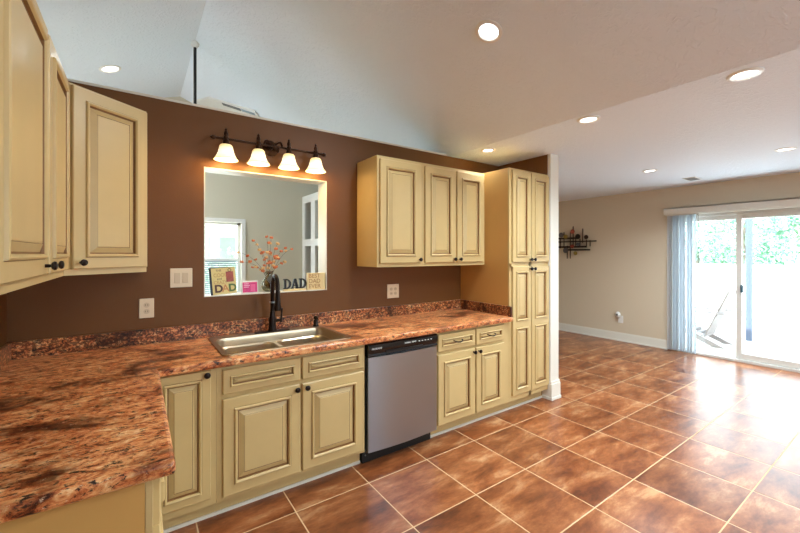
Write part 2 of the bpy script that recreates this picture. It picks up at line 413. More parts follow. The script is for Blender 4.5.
# partition beside the pantry
struct(MB().box(3.357,2.24,0,3.372,YW,CZ).build('wall_partition', 'brown'))
struct(MB().box(3.372,2.24,0,3.485,4.75,CZ).build('wall_partition_far', 'beige'))
struct(MB().box(3.352,2.205,0,3.490,2.24,CZ).build('trim_3', 'trim', bevel=.004))
b = MB(); b.box(3.345,2.185,0,3.505,2.30,.03); b.box(3.349,2.190,.03,3.500,2.30,.16); b.box(3.350,2.196,.16,3.496,2.30,.185)
struct(b.build('trim_4', 'trim', bevel=.004))
# far wall with the patio door
dy0, dy1, dz1 = .42, 2.30, 2.04
b = MB()
b.box(XF,dy1,0,XF+.15,4.9,CZ); b.box(XF,-3.0,0,XF+.15,dy0,CZ); b.box(XF,dy0,dz1,XF+.15,dy1,CZ)
struct(b.build('wall_right', 'beige'))
struct(MB().box(3.485,4.75,0,XF,4.9,CZ).build('wall_dining', 'beige'))
# rear wall; its unseen window is added to carry a fill lamp
b = MB()
b.box(XL-.15,-3.0,CZ,XV,-2.85,ZR+.05); b.box(XL-.15,-3.0,0,.5,-2.85,CZ); b.box(3.3,-3.0,0,XF,-2.85,CZ); b.box(.5,-3.0,0,3.3,-2.85,.7); b.box(.5,-3.0,2.3,3.3,-2.85,CZ)
struct(b.build('wall_rear', 'beige'))
b = MB()
for s_ in ((.5,.56),(3.24,3.3),(1.87,1.93)): b.box(s_[0],-2.98,.7,s_[1],-2.86,2.3)
b.box(.5,-2.98,.7,3.3,-2.86,.76); b.box(.5,-2.98,2.24,3.3,-2.86,2.3)
w2 = struct(b.build('added_window_rear', 'white'))
MB().box(.56,-2.93,.76,3.24,-2.925,2.24).build('pane', 'glass', w2)
# baseboards
def bboard(name, a, bq):   # a,b: (x,y) ends, thickness towards room given by normal
    (x0,y0),(x1,y1),(nx,ny) = a, bq[0], bq[1]
    m_ = MB(); m_.box(x0,y0,0,x1+nx*.014,y1+ny*.014,.12); m_.box(x0,y0,.12,x1+nx*.008,y1+ny*.008,.138); m_.box(x0,y0,0,x1+nx*.024,y1+ny*.024,.02)
    return struct(m_.build(name, 'trim'))
bboard('baseboard_right', (XF,2.36), ((XF,4.75),(-1,0)))
bboard('baseboard_right_near', (XF,-2.85), ((XF,.36),(-1,0)))
bboard('baseboard_dining', (3.51,4.75), ((XF-.03,4.75),(0,-1)))
bboard('baseboard_partition', (3.485,2.31), ((3.485,4.72),(1,0)))
bboard('baseboard_rear', (XL,-2.85), ((XF-.03,-2.85),(0,1)))

# living room beyond the half wall
wx0, wx1, wz0, wz1 = .11, 1.112, .91, 1.850
b = MB()
zl = ZR-SL*(XR-XG)
def gab(x): return ZR-SL*(XR-x) if x < XR else ZR-SR*(x-XR)
for (a0,a1,q0,q1) in ((XG,wx0,0,None),(wx0,wx1,0,wz0),(wx0,wx1,wz1,None),(wx1,2.55,0,None)):
    if q1 is not None: b.box(a0,YG,q0,a1,YG+.15,q1)
    else:
        xs = [a0]+([XR] if a0 < XR < a1 else [])+[a1]
        pts = [(a0,q0),(a1,q0)]+[(x,gab(x)+.05) for x in reversed(xs)]
        n = len(pts)
        b.add([(x,YG,z) for x,z in pts]+[(x,YG+.15,z) for x,z in pts], [tuple(range(n)),tuple(range(2*n-1,n-1,-1))]+[(i,(i+1)%n,n+(i+1)%n,n+i) for i in range(n)])
struct(b.build('wall_living_far', 'greige'))
b = MB(); b.box(XG-.15,YW,0,XG,3.3,zl+.1); b.box(XG-.15,5.0,0,XG,6.0,zl+.1); b.box(XG-.15,3.3,0,XG,5.0,.6); b.box(XG-.15,3.3,2.1,XG,5.0,zl+.1)
struct(b.build('wall_living_west', 'greige'))
b = MB(); b.box(XG-.12,3.3,.6,XG-.04,3.36,2.1); b.box(XG-.12,4.94,.6,XG-.04,5.0,2.1); b.box(XG-.12,4.12,.6,XG-.04,4.18,2.1); b.box(XG-.12,3.36,.6,XG-.04,4.94,.66); b.box(XG-.12,3.36,2.04,XG-.04,4.94,2.1)
w3 = struct(b.build('added_window_west', 'white'))  # unseen window, added to go with the west fill lamp
MB().box(XG-.085,3.36,.66,XG-.08,4.94,2.04).build('pane', 'glass', w3)
struct(MB().box(XG,YW,0,XL-.15,YB,CZ+.5).build('wall_living_south', 'greige'))
struct(MB().box(2.42,YB,0,2.55,6.0,2.512).build('wall_living_east', 'greige'))
# window in the living room
b = MB(); cs = .05
b.box(wx0-cs,YG-.02,wz1,wx1+cs,YG,wz1+cs); b.box(wx0-cs,YG-.02,wz0-cs,wx1+cs,YG,wz0); b.box(wx0-cs,YG-.02,wz0,wx0,YG,wz1); b.box(wx1,YG-.02,wz0,wx1+cs,YG,wz1)
win = struct(b.build('window_1', 'white', bevel=.004))
b = MB(); zm = 1.37
b.box(wx0,YG+.04,wz0,wx0+.04,YG+.08,wz1); b.box(wx1-.04,YG+.04,wz0,wx1,YG+.08,wz1); b.box(wx0,YG+.04,wz1-.03,wx1,YG+.08,wz1); b.box(wx0,YG+.04,wz0,wx1,YG+.08,wz0+.04); b.box(wx0,YG+.03,zm-.02,wx1,YG+.08,zm+.02)
b.build('window_frame', 'white', win)
MB().box(wx0+.04,YG+.058,wz0+.04,wx1-.04,YG+.062,wz1-.03).build('pane', 'glass', win)
# lower half shaded with a cellular blind drawn part way
bl = thing('window_blind', (.61,YG+.02,wz0), 'pale horizontal blind over lower half of living room window', 'window blind')
for k in range(18):
    z = wz0+.015+k*.0245
    MB().box(wx0+.045,YG+.012,z,wx1-.045,YG+.030,z+.017).build('slat', 'slatgrey', bl)

# ------------------------------------------------------------------ patio door
d1 = struct(MB().box(XF+.02,dy0,0,XF+.13,dy0+.05,dz1).box(XF+.02,dy1-.05,0,XF+.13,dy1,dz1).box(XF+.02,dy0,dz1-.06,XF+.13,dy1,dz1).box(XF+.0,dy0,0,XF+.13,dy1,.035).build('door_1', 'doorframe', bevel=.003))
def sash(y0, y1, x, st, bot, name):
    b = MB(); b.box(x,y0,.035,x+.04,y0+st,dz1-.06); b.box(x,y1-st,.035,x+.04,y1,dz1-.06); b.box(x,y0+st,.035,x+.04,y1-st,bot); b.box(x,y0+st,dz1-.12,x+.04,y1-st,dz1-.06)
    s_ = b.build(name, 'doorframe', d1, bevel=.004)
    MB().box(x+.018,y0+st,bot,x+.022,y1-st,dz1-.12).build('pane', 'glass', s_)
    return s_
sash(1.53, dy1-.05, XF+.085, .055, .05, 'fixed_panel')
sl = sash(dy0+.05, 1.583, XF+.035, .062, .115, 'sliding_panel')
b = MB(); b.box(XF+.02,1.50,.93,XF+.035,1.535,1.03); b.box(XF-.012,1.507,.94,XF+.02,1.528,1.02); b.build('door_handle', 'teal', sl, bevel=.003)

# vertical blind and valance
vb = thing('vertical_blind', (XF-.07,2.17,0), 'stack of grey-blue vertical blind vanes beside the patio door glass', 'vertical blind')
MB().box(XF-.105,.2,2.03,XF-.09,2.385,2.125).box(XF-.09,2.375,2.03,XF,2.385,2.125).box(XF-.105,.2,2.11,XF,2.385,2.125).box(XF-.075,.2,2.015,XF-.03,2.37,2.045).build('valance', 'trim', vb, bevel=.002)
for k in range(12):
    y = 2.012+k*.029; a = math.radians(50+16*math.sin(k*2.1)); q = MB(); n = 5
    vs = []
    for zz in (.02,2.015):
        for i in range(n):
            t = i/(n-1)-.5; vs.append((t*.076*math.sin(a)+.008*math.cos(t*PI), t*.076*math.cos(a), zz))
    vs += [(x+.0022, yy, z) for x,yy,z in vs]
    fs = []
    for i in range(n-1): fs += [(i,i+1,n+i+1,n+i),(2*n+i,3*n+i,3*n+i+1,2*n+i+1)]
    fs += [(0,n,3*n,2*n),(n-1,3*n-1,4*n-1,2*n-1)]
    q.add(vs, fs); q.xf(T(XF-.06,y,0)); q.build('vane', 'blind', vb, smooth=True)
MB().tube([(XF-.085,1.965,2.02),(XF-.085,1.96,1.35)], .004, 8).build('wand', 'vent', vb)

# ------------------------------------------------------------------ counter
CT = .884; CB = .842; YC = 2.187
def prism_holes(outer, holes, z0, z1):
    bm = bmesh.new(); loops = []
    for lp in [outer]+holes:
        vs = [bm.verts.new((x,y,z1)) for x,y in lp]; es = [bm.edges.new((vs[i],vs[(i+1)%len(vs)])) for i in range(len(vs))]; loops.append((vs,es))
    bmesh.ops.triangle_fill(bm, use_beauty=True, use_dissolve=False, edges=[e for l in loops for e in l[1]])
    bmesh.ops.dissolve_limit(bm, angle_limit=.01, verts=bm.verts, edges=bm.edges) if False else None
    r = bmesh.ops.extrude_face_region(bm, geom=list(bm.faces))
    bmesh.ops.translate(bm, verts=[g for g in r['geom'] if isinstance(g, bmesh.types.BMVert)], vec=(0,0,z0-z1))
    bmesh.ops.recalc_face_normals(bm, faces=bm.faces)
    bm.verts.index_update()
    m_ = MB(); m_.add([tuple(v.co) for v in bm.verts], [tuple(v.index for v in f.verts) for f in bm.faces]); bm.free()
    return m_
def rrect(x0, y0, x1, y1, r, n=5):
    out = []
    for cx_, cy_, a0 in ((x1-r,y1-r,0),(x0+r,y1-r,PI/2),(x0+r,y0+r,PI),(x1-r,y0+r,1.5*PI)):
        for k in range(n+1):
            a = a0+PI/2*k/n; out.append((cx_+r*math.cos(a), cy_+r*math.sin(a)))
    return out
sx0, sx1, sy0, sy1 = .385, 1.185, 2.245, 2.805
PXE = .088; PYE = 1.200
outer = [(XL+.002,PYE),(PXE,PYE),(PXE,YC),(2.763,YC),(2.763,YW-.002),(XL+.002,YW-.002)]
ctr = thing('countertop', (.8,2.5,CB), 'L-shaped rose and brown granite-look countertop running over the base cabinets', 'countertop')
prism_holes(outer, [rrect(sx0+.022,sy0+.022,sx1-.022,sy1-.022,.04)], CB, CT).build('worktop', 'granite', ctr, bevel=.012, seg=3)
bs = MB(); bz = .976
bs.box(XL+.002,YW-.022,CT-.004,2.763,YW-.002,bz); bs.box(XL+.002,PYE,CT-.004,XL+.022,YW-.022,bz); bs.box(2.743,2.20,CT-.004,2.763,YW-.022,bz)
bs.build('backsplash', 'granite_dark', ctr, bevel=.004)

# sink
sk = thing('kitchen_sink', (.785,2.52,CT), 'drop-in double bowl stainless steel sink in the granite counter', 'sink')
hx0, hx1, hy0, hy1 = sx0+.03, sx1-.03, sy0+.03, sy1-.095
prism_holes(rrect(sx0,sy0,sx1,sy1,.045), [rrect(hx0,hy0,hx1,hy1,.06)], CT+.0005, CT+.007).build('rim', 'steelsink', sk, bevel=.0025)
def loops(m_, rects):
    prev = None
    for x0_, y0_, x1_, y1_, r, z in rects:
        lp = [(x,y,z) for x,y in rrect(x0_,y0_,x1_,y1_,r)]; n = len(lp)
        if prev: m_.add(prev+lp, [(k,(k+1)%n,n+(k+1)%n,n+k) for k in range(n)])
        prev = lp
    return prev
zd = CT-.05; bA = (hx0+.012, hy0+.012, .775, hy1-.012); bB = (.80, hy0+.012, hx1-.012, hy1-.012)
m_ = MB(); loops(m_, [(hx0,hy0,hx1,hy1,.06,CT+.004),(hx0+.003,hy0+.003,hx1-.003,hy1-.003,.06,CT-.01),(hx0+.006,hy0+.006,hx1-.006,hy1-.006,.06,zd)])
m_.build('basin_wall', 'steelsink', sk, smooth=True, fix=False)
prism_holes(rrect(hx0+.006,hy0+.006,hx1-.006,hy1-.006,.06), [rrect(*bA,.06), rrect(*bB,.06)], zd-.003, zd).build('divider', 'steelsink', sk)
for q in (bA, bB):
    m_ = MB(); x0_, y0_, x1_, y1_ = q
    last = loops(m_, [(x0_+i_,y0_+i_,x1_-i_,y1_-i_,r,z) for i_,z,r in ((0,zd,.06),(.006,zd-.01,.062),(.012,CT-.15,.065),(.022,CT-.172,.065),(.045,CT-.185,.05))])
    m_.add(last, [tuple(range(len(last)))])
    bw = m_.build('bowl', 'steelsink', sk, smooth=True, fix=False)
    MB().lathe([(.045,0),(.045,.003),(.036,.004),(.030,.001)], ((x0_+x1_)/2,(y0_+y1_)/2+.02,CT-.185), 'z', 20).build('drain', 'steel', bw, smooth=True)

# faucet
fx, fy = .800, 2.752; zt = CT+.007
fa = thing('kitchen_faucet', (fx,fy,zt), 'tall black gooseneck pull-down faucet standing on the sink deck', 'faucet')
m_ = MB(); pl = [(x,y) for x,y in rrect(fx-.125,fy-.032,fx+.125,fy+.032,.031,8)]; m_.prism(pl, zt, zt+.006); m_.build('deck_plate', 'bronze', fa, bevel=.002)
MB().lathe([(.031,zt+.006),(.031,zt+.014),(.026,zt+.022),(.024,zt+.05),(.026,zt+.085),(.022,zt+.10),(.0185,zt+.115),(.0165,zt+.14),(.0155,zt+.145)], (fx,fy,0), 'z', 20).build('body', 'bronze', fa, smooth=True)
path = [(fx,fy,zt+.14),(fx,fy,zt+.325)]
ra = .062; dirx, diry = .0, -1.0
for k in range(1,13):
    a = PI*k/12; s_ = ra*(1-math.cos(a)); path.append((fx+dirx*s_, fy+diry*s_, zt+.325+ra*1.25*math.sin(a)))
ex, ey = fx+dirx*2*ra, fy+diry*2*ra
path.append((ex,ey,zt+.29))
MB().tube(path, .0145, 14).build('spout', 'bronze', fa, smooth=True)
MB().lathe([(.0155,zt+.30),(.0165,zt+.28),(.0175,zt+.24),(.021,zt+.20),(.0235,zt+.175),(.022,zt+.165)], (ex,ey,0), 'z', 18).build('spray_head', 'bronze', fa, smooth=True)
MB().lathe([(.020,zt+.205),(.022,zt+.21),(.020,zt+.216)], (fx,fy,0), 'z', 16).build('collar', 'steel', fa, smooth=True)
h = MB().tube([(fx+.015,fy,zt+.075),(fx+.055,fy-.01,zt+.078)], [.013,.011], 12)
h.tube([(fx+.058,fy-.01,zt+.062),(fx+.060,fy-.01,zt+.085),(fx+.062,fy-.012,zt+.13),(fx+.063,fy-.014,zt+.165)], [.010,.0085,.0055,.0075], 10)
h.build('handle', 'bronze', fa, smooth=True)
sd = thing('soap_dispenser', (1.135,2.765,zt), 'short black soap dispenser on the sink deck corner', 'soap dispenser')
MB().lathe([(.022,zt),(.022,zt+.008),(.017,zt+.014),(.0165,zt+.045),(.012,zt+.052),(.017,zt+.056),(.017,zt+.072),(.010,zt+.078)], (1.135,2.765,0), 'z', 16).build('pump', 'bronze', sd, smooth=True)
MB().tube([(1.135,2.765,zt+.066),(1.132,2.735,zt+.068),(1.130,2.71,zt+.060)], [.008,.007,.006], 10).build('nozzle', 'bronze', sd, smooth=True)

# ------------------------------------------------------------------ base cabinets
YF = 2.235; YD = 2.2348; TK = 2.306
def carcass(parent, x0, x1, stiles, rails, z0=.105, z1=CB-.001, yf=YF, back=YW-.003, closed=False):
    b = MB(); t = .018
    b.box(x0,yf+.018,z0,x0+t,back,z1); b.box(x1-t,yf+.018,z0,x1,back,z1); b.box(x0+t,yf+.018,z0,x1-t,back-.008,z0+t); b.box(x0+t,back-.008,z0,x1-t,back,z1)
    b.build('body', 'cream', parent)
    f = MB()
    for a, c_ in stiles: f.box(a,yf,z0,c_,yf+.018,z1)
    for a, c_, p, q in rails: f.box(a,yf,p,c_,yf+.018,q)
    f.build('face_frame', 'cream', parent)
def toe(parent, x0, x1, m='cream'):
    MB().box(x0,TK,0,x1,TK+.016,.105).build('toe_kick', m, parent)
    MB().box(x0,TK-.008,0,x1,TK,.018).build('shoe_strip', 'trim', parent)
# corner base cabinet with the narrow door
cb = thing('corner_base_cabinet', (.2,2.5,0), 'narrow cream base cabinet door between peninsula and sink cabinet', 'cabinet')
carcass(cb, .032, .351, ((.032,.09),(.318,.351)), ((.09,.318,.105,.155),(.09,.318,.80,CB-.001)))
toe(cb, .045, .351)
dn = door(cb, .066, .322, .148, .832, YD, st=.042, sc=.85)
knob(dn, .302, YD-.02, .812)
# sink base
sb = thing('sink_base_cabinet', (.8,2.5,0), 'cream two-door base cabinet with false drawer fronts under the sink', 'cabinet')
carcass(sb, .352, 1.266, ((.352,.392),(.800,.836),(1.238,1.266)), ((.39,.802,.105,.14),(.834,1.24,.105,.14),(.39,.802,.655,.70),(.834,1.24,.655,.70),(.39,.802,.81,CB-.001),(.834,1.24,.81,CB-.001)))
toe(sb, .352, 1.266)
for a, c_, kx in ((.381,.811,.787),(.825,1.250,.849)):
    d_ = door(sb, a, c_, .130, .660, YD); knob(d_, kx, YD-.02, .636)
    door(sb, a, c_, .686, .820, YD, st=.036, sc=.62, name='drawer_front')
# drawer base
db = thing('drawer_base_cabinet', (2.3,2.5,0), 'cream base cabinet with two handled drawers over two doors beside dishwasher', 'cabinet')
carcass(db, 1.893, 2.763, ((1.893,1.925),(2.30,2.34),(2.665,2.763)), ((1.92,2.31,.105,.13),(2.33,2.67,.105,.13),(1.92,2.31,.655,.70),(2.33,2.67,.655,.70),(1.92,2.31,.81,CB-.001),(2.33,2.67,.81,CB-.001)))
toe(db, 1.893, 2.763)
for a, c_, kx in ((1.907,2.311,2.287),(2.325,2.676,2.349)):
    d_ = door(db, a, c_, .120, .662, YD); knob(d_, kx, YD-.02, .636)
    f = door(db, a, c_, .690, .822, YD, st=.036, sc=.62, name='drawer')
    mx_ = (a+c_)/2; pth = [(mx_-.045,YD-.020,.760),(mx_-.042,YD-.038,.757),(mx_-.02,YD-.046,.750),(mx_,YD-.048,.748),(mx_+.02,YD-.046,.750),(mx_+.042,YD-.038,.757),(mx_+.045,YD-.020,.760)]
    MB().tube(pth, [.004,.0045,.005,.006,.005,.0045,.004], 8).build('handle', 'bronze', f, smooth=True)

# peninsula cabinet along the left wall
pc = thing('peninsula_base_cabinet', (-.25,1.7,0), 'tan base cabinet with flat end panel under the near end of counter', 'cabinet')
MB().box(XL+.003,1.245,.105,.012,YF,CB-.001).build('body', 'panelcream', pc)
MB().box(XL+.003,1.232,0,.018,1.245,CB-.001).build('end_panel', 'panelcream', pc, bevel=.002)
MB().box(.018,1.230,.0,.040,2.232,.105).box(.018,1.230,.105,.036,2.232,CB-.001).build('face_frame', 'cream', pc, bevel=.002)
rot = T(.036,1.25,0) @ RZ(PI/2)
for a, c_ in ((.015,.47),(.485,.93)):
    d_ = door(pc, a, c_, .13, .66, 0, mtx=rot); knob(d_, (c_-.03) if a < .1 else a+.03, -.02, .63, rot)
    door(pc, a, c_, .686, .82, 0, st=.036, sc=.62, name='drawer_front', mtx=rot)

# dishwasher
dw = thing('dishwasher', (1.58,2.5,0), 'stainless steel dishwasher with black control panel between the base cabinets', 'dishwasher')
MB().box(1.274,2.25,.10,1.886,2.84,CB-.004).build('body', 'blackm', dw)
dd = MB(); n = 12; vs = []
for z in (.104,.745):
    for i in range(n+1):
        t = i/n; vs.append((1.280+t*.600, 2.213-.016*(1-(2*t-1)**2)-.006, z))
    for i in range(n+1):
        t = i/n; vs.append((1.880-t*.600, 2.252, z))
N = 2*(n+1); dd.add(vs, [tuple(range(N-1,-1,-1)), tuple(range(N,2*N))]+[(i,(i+1)%N,N+(i+1)%N,N+i) for i in range(N)])
dd.build('door', 'steel', dw, smooth=True)
pp = MB(); prof = [(2.252,.748),(2.205,.748),(2.200,.755),(2.206,.768),(2.202,.782),(2.196,.80),(2.198,.828),(2.206,.836),(2.252,.836)]
pp.add([(1.278,y,z) for y,z in prof]+[(1.882,y,z) for y,z in prof], [tuple(range(8,-1,-1)), tuple(range(9,18))]+[(i,(i+1)%9,9+(i+1)%9,9+i) for i in range(9)])
cp = pp.build('control_panel', 'black', dw)
MB().box(1.42,2.2045,.760,1.74,2.204-.006,.776).build('handle_recess', 'blackm', cp)
for k in range(5): MB().box(1.70+k*.028,2.1955,.806,1.712+k*.028,2.1985,.811).build('button', 'white', cp)
text('brand_lettering', 'FRIGIDAIRE', .016, (1.30,2.1955,.798), (PI/2,0,0), 'white', cp, .0004)
text('display_lettering', 'NORMAL  HEAVY', .013, (1.575,2.1955,.806), (PI/2,0,0), 'white', cp, .0004, .0003)
MB().box(1.276,2.285,0,1.884,2.30,.10).box(1.276,2.30,0,1.884,2.5,.02).build('toe_kick', 'blackm', dw)
for x in (1.30,1.86): MB().lathe([(.005,-.0),(.005,-.003)], (x,2.285,.05), 'y', 8).build('screw', 'vent', dw)

# ------------------------------------------------------------------ pantry
pt = thing('pantry_cabinet', (3.07,2.5,0), 'tall cream pantry cabinet with four narrow panelled doors at counter end', 'cabinet')
PTZ = 2.232
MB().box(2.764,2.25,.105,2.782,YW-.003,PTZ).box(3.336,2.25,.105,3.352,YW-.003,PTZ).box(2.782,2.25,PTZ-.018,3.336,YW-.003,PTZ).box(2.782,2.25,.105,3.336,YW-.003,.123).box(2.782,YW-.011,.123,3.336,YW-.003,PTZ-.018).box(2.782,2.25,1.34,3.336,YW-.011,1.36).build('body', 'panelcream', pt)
f = MB(); f.box(2.764,YF,.105,2.815,2.25,PTZ); f.box(3.33,YF,.105,3.352,2.25,PTZ); f.box(3.05,YF,.105,3.08,2.25,PTZ)
for z0, z1 in ((.105,.17),(1.325,1.38),(2.19,PTZ)): f.box(2.815,YF,z0,3.33,2.25,z1)
f.build('face_frame', 'cream', pt)
toe(pt, 2.764, 3.352, 'cream')
for a, c_, kx in ((2.793,3.058,3.036),(3.068,3.345,3.09)):
    d_ = door(pt, a, c_, 1.372, 2.212, YD, st=.045, sc=.95); knob(d_, kx, YD-.02, 1.396)
    d_ = door(pt, a, c_, .158, 1.332, YD, panels=[(.045,.612),(.672,1.174-.045)], st=.045, sc=.95); knob(d_, kx, YD-.02, 1.308)
MB().box(2.759,2.206,1.335,2.80,2.234,1.362).build('rail_block', 'cream', pt)

# ------------------------------------------------------------------ wall cabinets
def wall_cab(parent, x0, x1, z0, z1, yf, back, stiles, side='cream'):
    MB().box(x0,yf+.018,z0,x1,back,z1).build('body', side, parent)
    f = MB()
    for a, c_ in stiles: f.box(a,yf,z0,c_,yf+.018,z1)
    xs = [s_ for s_ in stiles]
    for i in range(len(xs)-1):
        f.box(xs[i][1],yf,z0,xs[i+1][0],yf+.018,z0+.04); f.box(xs[i][1],yf,z1-.04,xs[i+1][0],yf+.018,z1)
    f.build('face_frame', 'cream', parent)
UZ0, UZ1, UYF = 1.343, 2.226, 2.532
u1 = thing('wall_cabinet', (1.77,2.7,UZ0), 'single-door cream wall cabinet mounted beside the pass-through opening', 'cabinet', 'cream wall cabinets over the dishwasher counter')
wall_cab(u1, 1.545, 1.995, UZ0, UZ1, UYF, YW-.003, ((1.545,1.585),(1.955,1.995)))
d_ = door(u1, 1.566, 1.970, UZ0+.03, UZ1-.026, UYF-.0002); knob(d_, 1.951, UYF-.02, UZ0+.058)
u2 = thing('wall_cabinet', (2.4,2.7,UZ0), 'two-door cream wall cabinet mounted against the pantry side', 'cabinet', 'cream wall cabinets over the dishwasher counter')
wall_cab(u2, 1.997, 2.763, UZ0, UZ1, UYF, YW-.003, ((1.997,2.04),(2.36,2.40),(2.72,2.763)))
for a, c_, kx in ((2.018,2.372,2.347),(2.390,2.738,2.415)):
    d_ = door(u2, a, c_, UZ0+.03, UZ1-.026, UYF-.0002); knob(d_, kx, UYF-.02, UZ0+.058)

# left wall cabinets (front faces +x)
LZ0, LZ1 = 1.345, 2.272; LXF = -.285
ul = thing('wall_cabinet', (-.42,1.8,LZ0), 'two-door cream wall cabinet hung over the peninsula counter', 'cabinet')
MB().box(XL+.003,1.22,LZ0,LXF-.018,2.372,LZ1).build('body', 'cream', ul)
f = MB(); f.box(LXF-.018,1.22,LZ0,LXF,1.27,LZ1); f.box(LXF-.018,1.84,LZ0,LXF,1.91,LZ1); f.box(LXF-.018,2.34,LZ0,LXF,2.372,LZ1)
for a, c_ in ((1.27,1.84),(1.91,2.34)): f.box(LXF-.018,a,LZ0,LXF,c_,LZ0+.04); f.box(LXF-.018,a,LZ1-.04,LXF,c_,LZ1)
f.build('face_frame', 'cream', ul)
rot = T(LXF,0,0) @ RZ(PI/2)
for a, c_, ky in ((1.243,1.854,1.80),(1.893,2.362,1.945)):
    d_ = door(ul, a, c_, LZ0+.030, LZ1-.008, 0, mtx=rot); knob(d_, ky, -.02, LZ0+.062, rot)
# diagonal corner wall cabinet
A = Vector((LXF,2.374,0)); B = Vector((.045,2.632,0)); dv = (B-A); Lw = dv.length; an = math.atan2(dv.y, dv.x)
uc = thing('corner_wall_cabinet', (-.3,2.7,LZ0), 'angled single-door cream wall cabinet in the corner of the brown walls', 'cabinet')
inn = Vector((-math.sin(an), math.cos(an), 0))*.018
MB().prism([(XL+.003,2.374),(A.x-.002+inn.x,A.y+inn.y+.0),(B.x+inn.x,B.y+inn.y),(.045,YW-.003),(XL+.003,YW-.003)], LZ0, LZ1).build('body', 'cream', uc)
rot = T(A.x,A.y,0) @ RZ(an)
f = MB(); f.box(0,0,LZ0,.05,.018,LZ1); f.box(Lw-.04,0,LZ0,Lw,.018,LZ1); f.box(.05,0,LZ0,Lw-.04,.018,LZ0+.04); f.box(.05,0,LZ1-.04,Lw-.04,.018,LZ1); f.xf(rot)
f.build('face_frame', 'cream', uc)
d_ = door(uc, .028, Lw-.008, LZ0+.030, LZ1-.012, 0, mtx=rot); knob(d_, .060, -.02, LZ0+.062, rot)

# ------------------------------------------------------------------ vanity light over the pass-through
vl = thing('bar_light', (.82,YW,2.24), 'antique bronze four-shade bar light mounted on brown wall over pass-through', 'light')
yb = YW-.075; zb = 2.232
bp_ = MB(); bp_.lathe([(.058,-.0),(.058,-.008),(.045,-.018),(.030,-.028),(.012,-.032)], (.815,YW,zb), 'y', 24); bp_.tube([(.815,YW-.025,zb),(.815,yb,zb)], .012, 10)
bp_.build('back_plate', 'bronze2', vl, smooth=True)
br = MB(); br.tube([(.40,yb,zb),(.43,yb,zb),(1.20,yb,zb),(1.23,yb,zb)], [.004,.009,.009,.004], 10)
for sx_, e_ in ((-1,.42),(1,1.21)):
    br.lathe([(.004,-.02),(.014,-.008),(.014,.008),(.004,.02)], (e_,yb,zb), 'x', 12)
br.build('bar', 'bronze2', vl, smooth=True)
sc_ = MB()   # scroll ornament at the centre
for s_ in (-1, 1):
    pth = [(.815+s_*(.012+.052*math.sin(t*.5)), yb-.006, zb+.005+.030*math.sin(t)) for t in [k*PI/10 for k in range(11)]]
    sc_.tube(pth, .0075, 8)
    pth = [(.815+s_*(.010+.030*math.sin(t*.5)), yb-.006, zb-.005-.034*math.sin(t)) for t in [k*PI/10 for k in range(11)]]
    sc_.tube(pth, .006, 8)
sc_.build('scroll', 'bronze2', vl, smooth=True)
for x in (.493,.705,.922,1.131):
    ys = yb-.028
    a_ = MB(); a_.tube([(x,yb,zb),(x,yb-.014,zb+.018),(x,ys,zb+.012)], .007, 8)
    a_.lathe([(.019,zb-.055),(.022,zb-.045),(.020,zb-.02),(.013,zb-.008),(.017,zb+.004),(.011,zb+.016),(.015,zb+.028),(.009,zb+.044),(.006,zb+.05),(.009,zb+.056),(.002,zb+.066)], (x,ys,0), 'z', 14)
    a_.build('lamp_holder', 'bronze2', vl, smooth=True)
    sh = MB(); pr = [(.020,.002),(.034,-.002),(.041,-.012),(.045,-.032),(.051,-.056),(.061,-.080),(.073,-.098),(.077,-.104)]
    sh.lathe([(r_,zb-.046+h_) for r_,h_ in pr]+[(r_-.003,zb-.046+h_) for r_,h_ in reversed(pr)], (x,ys,0), 'z', 26, cap=False)
    so = sh.build('lamp_shade', 'shade', vl, smooth=True)
    MB().ell((x,ys,zb-.105), (.022,.022,.032), 12).build('bulb', 'bulb2', so, smooth=True)
    lo = light('bar_lamp', 'POINT', (x,ys-.01,zb-.165), 2.4, (1,.66,.26), shadow_soft_size=.03)

# ------------------------------------------------------------------ switches and outlets
def plate(x0, x1, z0, z1, kind, label, cat, name):
    r = thing(name, ((x0+x1)/2,YW,(z0+z1)/2), label, cat)
    MB().box(x0,YW-.007,z0,x1,YW-.0005,z1).build('cover_plate', 'ivory', r, bevel=.003)
    cx_ = (x0+x1)/2; cz = (z0+z1)/2
    if kind == 'switch':
        for s_ in (-.023,.023):
            MB().box(cx_+s_-.017,YW-.010,cz-.034,cx_+s_+.017,YW-.0068,cz+.034).build('rocker', 'ivory2', r, bevel=.002)
    else:
        for gx in ((0,) if x1-x0 < .1 else (-.023,.023)):
            for s_ in (-.020,.020):
                q = MB(); q.lathe([(.016,-.0065),(.016,-.009)], (cx_+gx,YW,cz+s_), 'y', 16); rc = q.build('receptacle', 'ivory2', r)
                MB().box(cx_+gx-.007,YW-.0096,cz+s_-.004,cx_+gx-.005,YW-.009,cz+s_+.006).box(cx_+gx+.005,YW-.0096,cz+s_-.004,cx_+gx+.007,YW-.009,cz+s_+.006).build('slots', 'dark', rc)
    return r
plate(.176,.303,1.229,1.354,'switch','double rocker light switch plate beside the pass-through opening','light switch','light_switch')
plate(.010,.089,1.046,1.168,'outlet','single ivory outlet plate on brown wall below the corner wall cabinet','outlet','wall_outlet')
plate(1.852,1.980,1.045,1.172,'double','ivory double outlet plate on brown wall above the dishwasher counter','outlet','wall_outlet')
ro = thing('wall_outlet', (XF,3.05,.37), 'white outlet plate low on the beige dining wall', 'outlet')
MB().box(XF-.007,3.005,.30,XF-.0005,3.085,.42).build('cover_plate', 'white', ro, bevel=.002)
af = thing('air_freshener', (XF-.03,3.065,.41), 'round white plug-in air freshener on the low dining wall outlet', 'air freshener')
MB().ell((XF-.040,3.07,.435), (.034,.042,.052), 14).build('shell', 'white', af, smooth=True)
